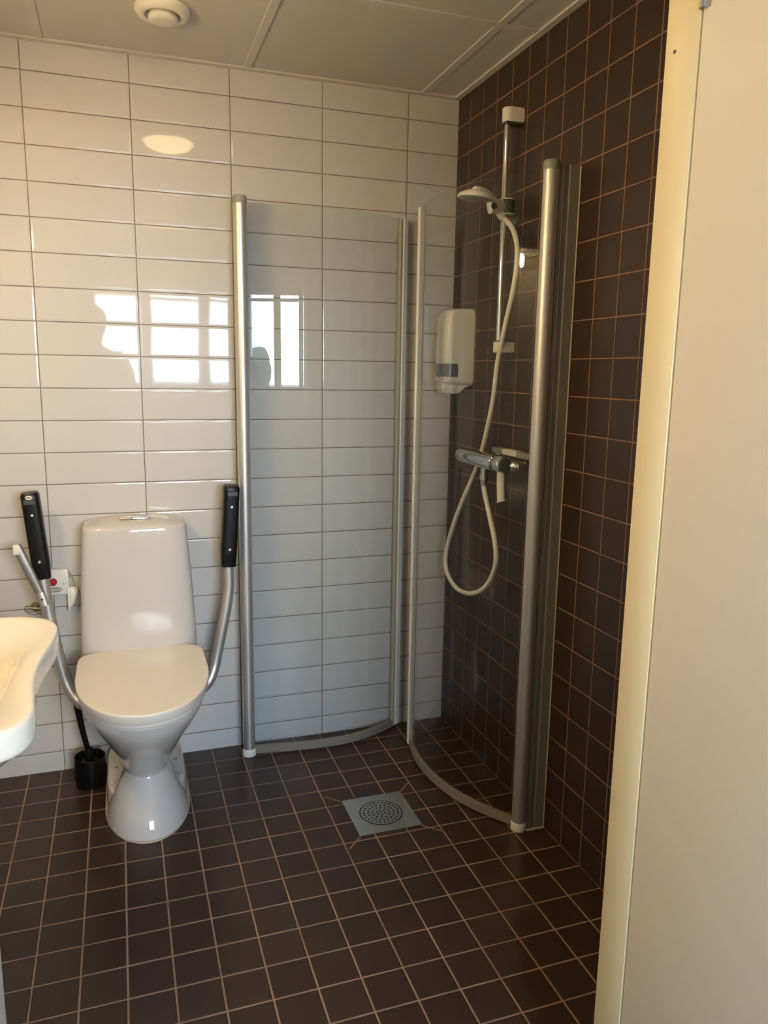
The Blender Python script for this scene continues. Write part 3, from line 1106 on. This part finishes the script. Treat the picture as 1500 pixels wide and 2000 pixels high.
edges += loop_edges([(DRAIN[0] + rg * math.cos(2 * PI * k / 64), DRAIN[1] + rg * math.sin(2 * PI * k / 64)) for k in range(64)])
for hx, hy in holes:
    edges += loop_edges([(hx + 0.0038 * math.cos(2 * PI * k / 8), hy + 0.0038 * math.sin(2 * PI * k / 8)) for k in range(8)])
bmesh.ops.triangle_fill(bm, use_beauty=True, use_dissolve=False, edges=edges)
for f in list(bm.faces):
    cpt = f.calc_center_median()
    if any((cpt.x - hx) ** 2 + (cpt.y - hy) ** 2 < 0.0033 ** 2 for hx, hy in holes):
        bm.faces.remove(f)
ret = bmesh.ops.extrude_face_region(bm, geom=list(bm.faces))
bmesh.ops.translate(bm, verts=[g for g in ret['geom'] if isinstance(g, bmesh.types.BMVert)], vec=(0, 0, -0.0016))
obj('grate', bm, M_STEEL, t, smooth=0)

# ------------------------------------------------------------------ shower set on the brown wall
SY = -0.462
SXR = -0.045
t = thing('shower_rail', 'chrome shower riser rail with white brackets on the brown wall', 'shower rail', (0, SY, 1.43))
bm = new_bm()
tube(bm, [(SXR, SY, 1.455), (SXR, SY, 2.10)], 0.0095, 20)
obj('rail', bm, M_CHROME, t)


def bracket(z0, z1, hole):
    bm = new_bm()
    w = 0.019
    outl = [(-0.0005, SY - w), (-0.0005, SY + w)]
    for k in range(13):
        a = PI / 2 + PI * k / 12
        outl.append((SXR + 0.004 + (w + 0.002) * math.cos(a), SY + w * math.sin(a)))
    prism(bm, outl, z0, z1)
    es = [e for e in bm.edges if abs(e.verts[0].co.z - e.verts[1].co.z) < 1e-6]
    bmesh.ops.bevel(bm, geom=es, offset=0.0025, segments=2, affect='EDGES')
    return bm


obj('bracket', bracket(2.096, 2.137, 0), M_WPLAST, t, smooth=35)
b2 = obj('bracket', bracket(1.429, 1.462, 0), M_WPLAST, t, smooth=35)
bm = new_bm()
box(bm, -0.058, -0.001, SY - 0.0175, SY + 0.0175, 2.0905, 2.0965, 0.001, 1)
obj('gasket', bm, M_GREYP, t)
bm = new_bm()
box(bm, -0.058, -0.001, SY - 0.0175, SY + 0.0175, 1.4615, 1.465, 0.001, 1)
obj('gasket', bm, M_GREYP, t)
# sliding holder
bm = new_bm()
lathe(bm, [(0.0215, -0.0195), (0.0225, -0.018), (0.0225, 0.018), (0.0215, 0.0195)], (SXR + 0.010, SY, 1.859), 28)
obj('slider', bm, M_GREYP, t)
bm = new_bm()
tube(bm, [(-0.052, SY - 0.002, 1.859), (-0.078, SY - 0.012, 1.857), (-0.101, SY - 0.014, 1.853)], [0.0195, 0.0205, 0.0200], 20, [0.013, 0.015, 0.015], power=2.6)
obj('slider_arm', bm, M_WPLAST, t)
bm = new_bm()
lathe(bm, [(0.0095, 0.0), (0.0085, -0.004), (0.0005, -0.0045)], (-0.094, SY - 0.0290, 1.853), 24, 'Y')
obj('slider_button', bm, M_GREYP, t)
bm = new_bm()
lathe(bm, [(0.0235, 0.0195), (0.0245, 0.021), (0.0245, 0.023), (0.022, 0.0235)], (SXR + 0.010, SY, 1.859), 28)
obj('slider_rim', bm, M_WPLAST, t)
bm = new_bm()
lathe(bm, [(0.0235, -0.0195), (0.0245, -0.021), (0.0245, -0.023), (0.022, -0.0235)], (SXR + 0.010, SY, 1.859), 28)
obj('slider_rim', bm, M_WPLAST, t)

t = thing('hand_shower', 'white hand shower resting in the slider of the riser rail', 'hand shower', (-0.09, SY, 1.85))
HY = SY - 0.004
bm = new_bm()
hp = catmull([(-0.050, HY, 1.828), (-0.064, HY, 1.846), (-0.083, HY, 1.867), (-0.104, HY, 1.884), (-0.128, HY, 1.894), (-0.150, HY, 1.8955)], 6)
nn = len(hp)
tube(bm, hp, [0.0125 + 0.004 * math.sin(PI * i / (nn - 1)) for i in range(nn)], 18, [0.012 + 0.010 * (i / (nn - 1)) ** 2 for i in range(nn)], ref=(-0.4, 0, 1))
obj('handle', bm, M_WPLAST, t, smooth=60)
nrm = Vector((-0.10, 0.07, -1)).normalized()
hc = Vector((-0.140, HY, 1.881))
q = nrm.to_track_quat('Z', 'Y').to_matrix().to_4x4()
bm = new_bm()
lathe(bm, [(0.001, -0.019), (0.030, -0.015), (0.052, -0.004), (0.0575, 0.004), (0.0575, 0.007), (0.054, 0.009)], (0, 0, 0), 40)
bmesh.ops.transform(bm, matrix=Matrix.Translation(hc) @ q, verts=bm.verts)
obj('head', bm, M_WPLAST, t, smooth=60)
bm = new_bm()
lathe(bm, [(0.0545, 0.0085), (0.050, 0.0105), (0.0005, 0.0125)], (0, 0, 0), 40)
bmesh.ops.transform(bm, matrix=Matrix.Translation(hc) @ q, verts=bm.verts)
face = obj('spray_face', bm, M_LGREY, t, smooth=60)

bm = new_bm()
hose = catmull([(-0.050, HY, 1.830), (-0.036, HY - 0.012, 1.812), (-0.030, HY - 0.035, 1.785), (-0.030, HY - 0.062, 1.735), (-0.032, HY - 0.066, 1.67), (-0.036, HY - 0.053, 1.595),
                (-0.041, HY - 0.036, 1.53), (-0.044, SY - 0.026, 1.48), (-0.044, SY - 0.012, 1.44), (-0.044, SY + 0.005, 1.39), (-0.044, -0.434, 1.268), (-0.046, -0.378, 1.115), (-0.050, -0.340, 1.042),
                (-0.060, -0.235, 0.884), (-0.064, -0.160, 0.742), (-0.066, -0.160, 0.661), (-0.070, -0.255, 0.617), (-0.076, -0.392, 0.632),
                (-0.082, -0.515, 0.692), (-0.087, -0.583, 0.777), (-0.090, -0.581, 0.848), (-0.092, -0.535, 0.936), (-0.093, -0.497, 1.005), (-0.093, -0.492, 1.026)], 10)
tube(bm, hose, 0.0083, 14)
ho = obj('shower_hose', bm, M_HOSE, smooth=60)
tag(ho, 'white shower hose looping below the mixer', 'shower hose')

# thermostatic mixer
MZ = 1.096
MX = -0.092
t = thing('shower_mixer', 'chrome thermostatic shower mixer with a white lever on the brown wall', 'shower mixer', (0, -0.47, MZ))
bm = new_bm()
prof = [(-0.312, 0.013), (-0.316, 0.019), (-0.335, 0.0225), (-0.42, 0.0235), (-0.50, 0.0245), (-0.575, 0.0245)]
tube(bm, [(MX, y, MZ - (abs(y) - 0.45) * 0.0) for y, r in prof], [r for y, r in prof], 28, [r * 1.18 for y, r in prof], ref=(0, 0, 1), power=2.6)
obj('body', bm, M_CHROME, t, smooth=50)
bm = new_bm()
tube(bm, [(MX, -0.576, MZ), (MX, -0.580, MZ), (MX, -0.618, MZ), (MX, -0.626, MZ)], [0.0235, 0.0265, 0.0265, 0.0225], 28, ref=(0, 0, 1))
kn = obj('temperature_knob', bm, M_CHROME, t, smooth=50)
bm = new_bm()
tube(bm, [(MX, -0.6255, MZ), (MX, -0.632, MZ), (MX, -0.634, MZ)], [0.0215, 0.0205, 0.012], 28, ref=(0, 0, 1))
obj('end_cap', bm, M_GREYP, t, smooth=50)
bm = new_bm()
lev = catmull([(MX, -0.604, MZ - 0.020), (MX - 0.001, -0.606, MZ - 0.045), (MX - 0.002, -0.612, MZ - 0.085), (MX - 0.003, -0.617, MZ - 0.108), (MX - 0.003, -0.619, MZ - 0.113)], 5)
nn = len(lev)
tube(bm, lev, [0.0135 + 0.003 * (max(0, i / (nn - 1) - 0.75) / 0.25) for i in range(nn)], 18, [0.0105] * nn, ref=(0.4, -1, 0))
obj('lever', bm, M_WPLAST, t, smooth=50)
for y in (-0.395, -0.640):
    bm = new_bm()
    lathe(bm, [(0.030, -0.0005), (0.030, -0.006), (0.026, -0.010), (0.016, -0.012), (0.016, -0.05 if y < -0.5 else MX - 0.0), (0.001, -0.052 if y < -0.5 else MX)], (0, y, MZ - 0.004 if y < -0.5 else MZ), 28, 'X')
    obj('wall_union', bm, M_CHROME, t)
bm = new_bm()
tube(bm, catmull([(-0.045, -0.640, MZ - 0.004), (-0.062, -0.632, MZ - 0.004), (-0.078, -0.600, MZ), (MX, -0.56, MZ)], 6), 0.016, 16)
obj('connector', bm, M_CHROME, t)
bm = new_bm()
lathe(bm, [(0.0115, -0.016), (0.0115, -0.045), (0.0135, -0.0455), (0.0135, -0.060), (0.0105, -0.0605), (0.0100, -0.078)], (-0.093, -0.492, MZ), 20)
obj('hose_outlet', bm, M_CHROME, t)
bm = new_bm()
box(bm, -0.030, -0.0006, -0.655, -0.412, MZ + 0.016, MZ + 0.034, 0.003, 2)
sh = obj('pipe_cover', bm, M_LGREY, t, smooth=40)
bm = new_bm()
box(bm, -0.031, -0.006, -0.580, -0.490, MZ + 0.0335, MZ + 0.0352, 0.0006, 1)
box(bm, -0.0318, -0.0299, -0.580, -0.490, MZ + 0.018, MZ + 0.0350, 0.0006, 1)
obj('paper_label', bm, M_HOSE, sh, smooth=0)

# ------------------------------------------------------------------ soap dispenser near the corner
t = thing('soap_dispenser', 'white soap dispenser with a grey window on the brown wall near the corner', 'soap dispenser', (0, -0.140, 1.29))
SD0, SD1 = -0.193, -0.085           # near side, far side


def disp_ring(xf, y0, y1, z, xb=-0.0006, r=0.026, n=10):
    out = [Vector((xb, y0, z)), Vector((xb, y1, z))]
    for k in range(n + 1):
        a = PI / 2 * k / n
        out.append(Vector((xf + r - r * math.sin(a), y1 - r + r * math.cos(a), z)))
    for k in range(n + 1):
        a = PI / 2 * k / n
        out.append(Vector((xf + r - r * math.cos(a), y0 + r - r * math.sin(a), z)))
    return out


bm = new_bm()
skin_rings(bm, [disp_ring(xf, SD0 + i, SD1 - i, z) for xf, i, z in
                ((-0.075, 0.012, 1.322), (-0.094, 0.004, 1.327), (-0.103, 0.0, 1.338), (-0.105, 0.0, 1.37), (-0.104, 0.0, 1.46), (-0.101, 0.0, 1.55), (-0.096, 0.003, 1.570), (-0.084, 0.010, 1.5795), (-0.06, 0.02, 1.583))])
cv = obj('cover', bm, M_WPLAST, t, smooth=50)
bm = new_bm()
# grey level window wrapped around the lower front of the cover
rings = []
for z, o in ((1.3515, 0.0), (1.3520, 0.0011), (1.3955, 0.0011), (1.3960, 0.0)):
    full = disp_ring(-0.1045 - o, SD0 - o, SD1 + o, z)
    part = full[2:]
    tail = Vector((-0.060, SD0 - o, z))
    head = Vector((-0.060, SD1 + o, z))
    rings.append([head] + part + [tail])
for i in range(3):
    a, b = [bm.verts.new(p) for p in rings[i]], [bm.verts.new(p) for p in rings[i + 1]]
    for j in range(len(a) - 1):
        bm.faces.new((a[j], a[j + 1], b[j + 1], b[j]))
bmesh.ops.remove_doubles(bm, verts=bm.verts, dist=1e-6)
obj('level_window', bm, M_WIN, cv, smooth=50)
bm = new_bm()
# back plate with sloping lower end
pr = [(-0.0004, 1.362), (-0.0004, 1.322), (-0.030, 1.316), (-0.042, 1.296), (-0.070, 1.292), (-0.080, 1.306), (-0.080, 1.345), (-0.040, 1.362)]
skin_rings(bm, [[Vector((x, y, z)) for x, z in pr] for y in (SD0 + 0.012, SD1 - 0.012)])
bmesh.ops.bevel(bm, geom=list(bm.edges), offset=0.003, segments=2, affect='EDGES')
obj('pump_housing', bm, M_WPLAST, t, smooth=40)
bm = new_bm()
prs = [(-0.060, 1.332), (-0.050, 1.305), (-0.066, 1.288), (-0.092, 1.290), (-0.107, 1.305), (-0.107, 1.325), (-0.096, 1.334)]
skin_rings(bm, [[Vector((x, y, z)) for x, z in prs] for y in (SD0 + 0.022, SD1 - 0.022)])
bmesh.ops.bevel(bm, geom=list(bm.edges), offset=0.008, segments=3, affect='EDGES')
obj('push_bar', bm, M_WPLAST, t, smooth=60)

# ------------------------------------------------------------------ seen only as reflections: the person taking the picture and a lamp by the window
LPX, LPY = 0.02, -4.25
t = thing('floor_lamp', 'dark-shaded lamp on a thin pole by the window, seen reflected in the shower glass', 'lamp', (LPX, LPY, 0))
bm = new_bm()
lathe(bm, [(0.14, 0.0), (0.14, 0.015), (0.02, 0.025), (0.011, 0.03), (0.011, 1.46), (0.001, 1.461)], (LPX, LPY, 0), 24)
obj('stand', bm, M_GREYP, t)
bm = new_bm()
lathe(bm, [(0.17, 1.45), (0.10, 1.70), (0.098, 1.70), (0.168, 1.45)], (LPX, LPY, 0), 32, cap0=False, cap1=False)
lathe(bm, [(0.098, 1.699), (0.002, 1.699)], (LPX, LPY, 0), 32, cap0=False, cap1=True)
obj('lamp_shade', bm, mat('brown_lamp_shade', (0.07, 0.055, 0.045), 0.8), t)


def skinned(name, joints, bones, m, parent, root=0, sub=2):
    """One continuous surface grown around a skeleton of joints (x, y, z, radius)."""
    me = bpy.data.meshes.new(name)
    me.from_pydata([j[:3] for j in joints], bones, [])
    o = link(bpy.data.objects.new(name, me))
    o.parent = parent
    o.matrix_parent_inverse = world_of(parent).inverted()
    sk = o.modifiers.new('skin', 'SKIN')
    sk.use_smooth_shade = True
    for i, j in enumerate(joints):
        r = j[3] if isinstance(j[3], tuple) else (j[3], j[3])
        me.skin_vertices[0].data[i].radius = r
        me.skin_vertices[0].data[i].use_root = (i == root)
    ss = o.modifiers.new('smooth', 'SUBSURF')
    ss.levels = sub
    ss.render_levels = sub
    me.materials.append(m)
    return o


M_SKIN = mat('skin', (0.42, 0.25, 0.17), 0.5)
M_SHIRT = mat('dark_blue_cotton', (0.018, 0.022, 0.035), 0.85)
M_TROUS = mat('dark_trouser_cloth', (0.015, 0.015, 0.018), 0.85)
M_HAIR = mat('dark_hair', (0.012, 0.009, 0.007), 0.6)
M_SHOE = mat('black_shoe', (0.01, 0.01, 0.01), 0.4)
per = thing('person', 'person in a dark t-shirt photographing the room, seen only as a reflection', 'person', (-1.32, -3.02, 0))
J, B = [], []


def jt(x, y, z, r, link_to=None):
    J.append((x, y, z, r))
    if link_to is not None:
        B.append((link_to, len(J) - 1))
    return len(J) - 1


pel = jt(-1.330, -3.03, 0.95, (0.135, 0.095))
abd = jt(-1.328, -3.03, 1.10, (0.125, 0.090), pel)
che = jt(-1.322, -3.02, 1.28, (0.145, 0.100), abd)
upc = jt(-1.318, -3.015, 1.41, (0.120, 0.080), che)
nck = jt(-1.312, -3.00, 1.50, 0.052, upc)
jaw = jt(-1.308, -2.985, 1.575, (0.062, 0.072), nck)
mid = jt(-1.306, -2.985, 1.645, (0.074, 0.090), jaw)
top = jt(-1.308, -2.995, 1.715, (0.062, 0.075), mid)
nos = jt(-1.278, -2.888, 1.622, 0.011, mid)
for sx in (-1, 1):
    ea = jt(-1.306 + sx * 0.080, -2.995, 1.635, (0.012, 0.020), mid)
arms = ((1, (-1.165, -3.005, 1.415), (-1.055, -2.95, 1.15), (-1.105, -2.765, 1.262), (-1.118, -2.722, 1.292)),
        (-1, (-1.475, -3.03, 1.415), (-1.480, -2.92, 1.14), (-1.265, -2.765, 1.255), (-1.235, -2.722, 1.285)))
for sx, sh, el, wr, pa in arms:
    a = jt(*sh, 0.058, upc)
    e = jt(*el, 0.042, a)
    w = jt(*wr, 0.028, e)
    p = jt(*pa, (0.034, 0.018), w)
    for k in range(4):
        f1 = jt(pa[0] + sx * 0.016, pa[1] + 0.016, pa[2] + 0.030 - 0.021 * k + 0.012, 0.0088, p)
        f2 = jt(pa[0] + sx * 0.004, pa[1] + 0.036, pa[2] + 0.036 - 0.021 * k + 0.012, 0.0082, f1)
        f3 = jt(pa[0] - sx * (0.016 - 0.003 * abs(k - 1)), pa[1] + 0.040, pa[2] + 0.038 - 0.021 * k + 0.012, 0.0075, f2)
    t1 = jt(pa[0] - sx * 0.010, pa[1] + 0.004, pa[2] + 0.020, 0.0105, w)
    jt(pa[0] - sx * 0.026, pa[1] + 0.014, pa[2] + 0.046, 0.0090, t1)
for sx in (-1, 1):
    h = jt(-1.330 + sx * 0.090, -3.03, 0.86, 0.085, pel)
    k = jt(-1.335 + sx * 0.100, -3.00, 0.49, 0.058, h)
    an = jt(-1.340 + sx * 0.105, -3.04, 0.10, 0.038, k)
    jt(-1.340 + sx * 0.115, -2.92, 0.045, (0.040, 0.030), an)
skinned('body', J, B, M_SKIN, per)
# t-shirt
J, B = [], []
a = jt(-1.330, -3.03, 0.92, (0.158, 0.118))
b = jt(-1.328, -3.03, 1.10, (0.150, 0.112), a)
c = jt(-1.322, -3.02, 1.28, (0.168, 0.120), b)
d = jt(-1.318, -3.015, 1.40, (0.145, 0.100), c)
jt(-1.314, -3.005, 1.475, 0.068, d)
for sx, sh, el, wr, pa in arms:
    e = jt(*sh, 0.074, d)
    m_ = [sh[i] * 0.35 + el[i] * 0.65 for i in range(3)]
    jt(*m_, 0.062, e)
skinned('t_shirt', J, B, M_SHIRT, per)
J, B = [], []
a = jt(-1.330, -3.03, 0.955, (0.148, 0.108))
for sx in (-1, 1):
    h = jt(-1.330 + sx * 0.090, -3.03, 0.85, 0.100, a)
    k = jt(-1.335 + sx * 0.100, -3.00, 0.49, 0.075, h)
    jt(-1.340 + sx * 0.105, -3.035, 0.085, 0.062, k)
skinned('trousers', J, B, M_TROUS, per)
for sx in (-1, 1):
    J, B = [], []
    a = jt(-1.340 + sx * 0.105, -3.075, 0.045, (0.042, 0.044))
    b = jt(-1.340 + sx * 0.108, -3.00, 0.046, (0.046, 0.044), a)
    c = jt(-1.340 + sx * 0.116, -2.88, 0.036, (0.046, 0.034), b)
    skinned('shoe', J, B, M_SHOE, per)
bm = new_bm()
bmesh.ops.create_uvsphere(bm, u_segments=28, v_segments=18, radius=1.0)
bmesh.ops.transform(bm, matrix=Matrix.Translation((-1.308, -3.008, 1.672)) @ Matrix.Diagonal((0.088, 0.103, 0.098, 1)), verts=bm.verts)
bmesh.ops.delete(bm, geom=[v for v in bm.verts if v.co.z < 1.60 or (v.co.y > -2.965 and v.co.z < 1.70)], context='VERTS')
obj('hair', bm, M_HAIR, per)
ph = thing('phone', 'dark phone held up in both hands by the person in the reflection', 'phone', (-1.176, -2.690, 1.30))
bm = new_bm()
box(bm, -0.037, 0.037, -0.004, 0.004, -0.078, 0.078, 0.003, 2)
pm = Matrix.Translation(Vector((-1.173, -2.658, 1.364)) - F_ * 0.022 - U_ * 0.066 + R_ * 0.006) @ Matrix(((R_.x, F_.x, U_.x, 0), (R_.y, F_.y, U_.y, 0), (R_.z, F_.z, U_.z, 0), (0, 0, 0, 1)))
bmesh.ops.transform(bm, matrix=pm, verts=bm.verts)
obj('case', bm, M_BLACK, ph)
bm = new_bm()
box(bm, -0.034, 0.034, -0.0046, -0.0038, -0.074, 0.074, 0.0003, 1)
bmesh.ops.transform(bm, matrix=pm, verts=bm.verts)
obj('screen', bm, mat('phone_screen', (0.02, 0.02, 0.022), 0.1, emit=(0.8, 0.75, 0.65, 1), estr=0.5), ph)
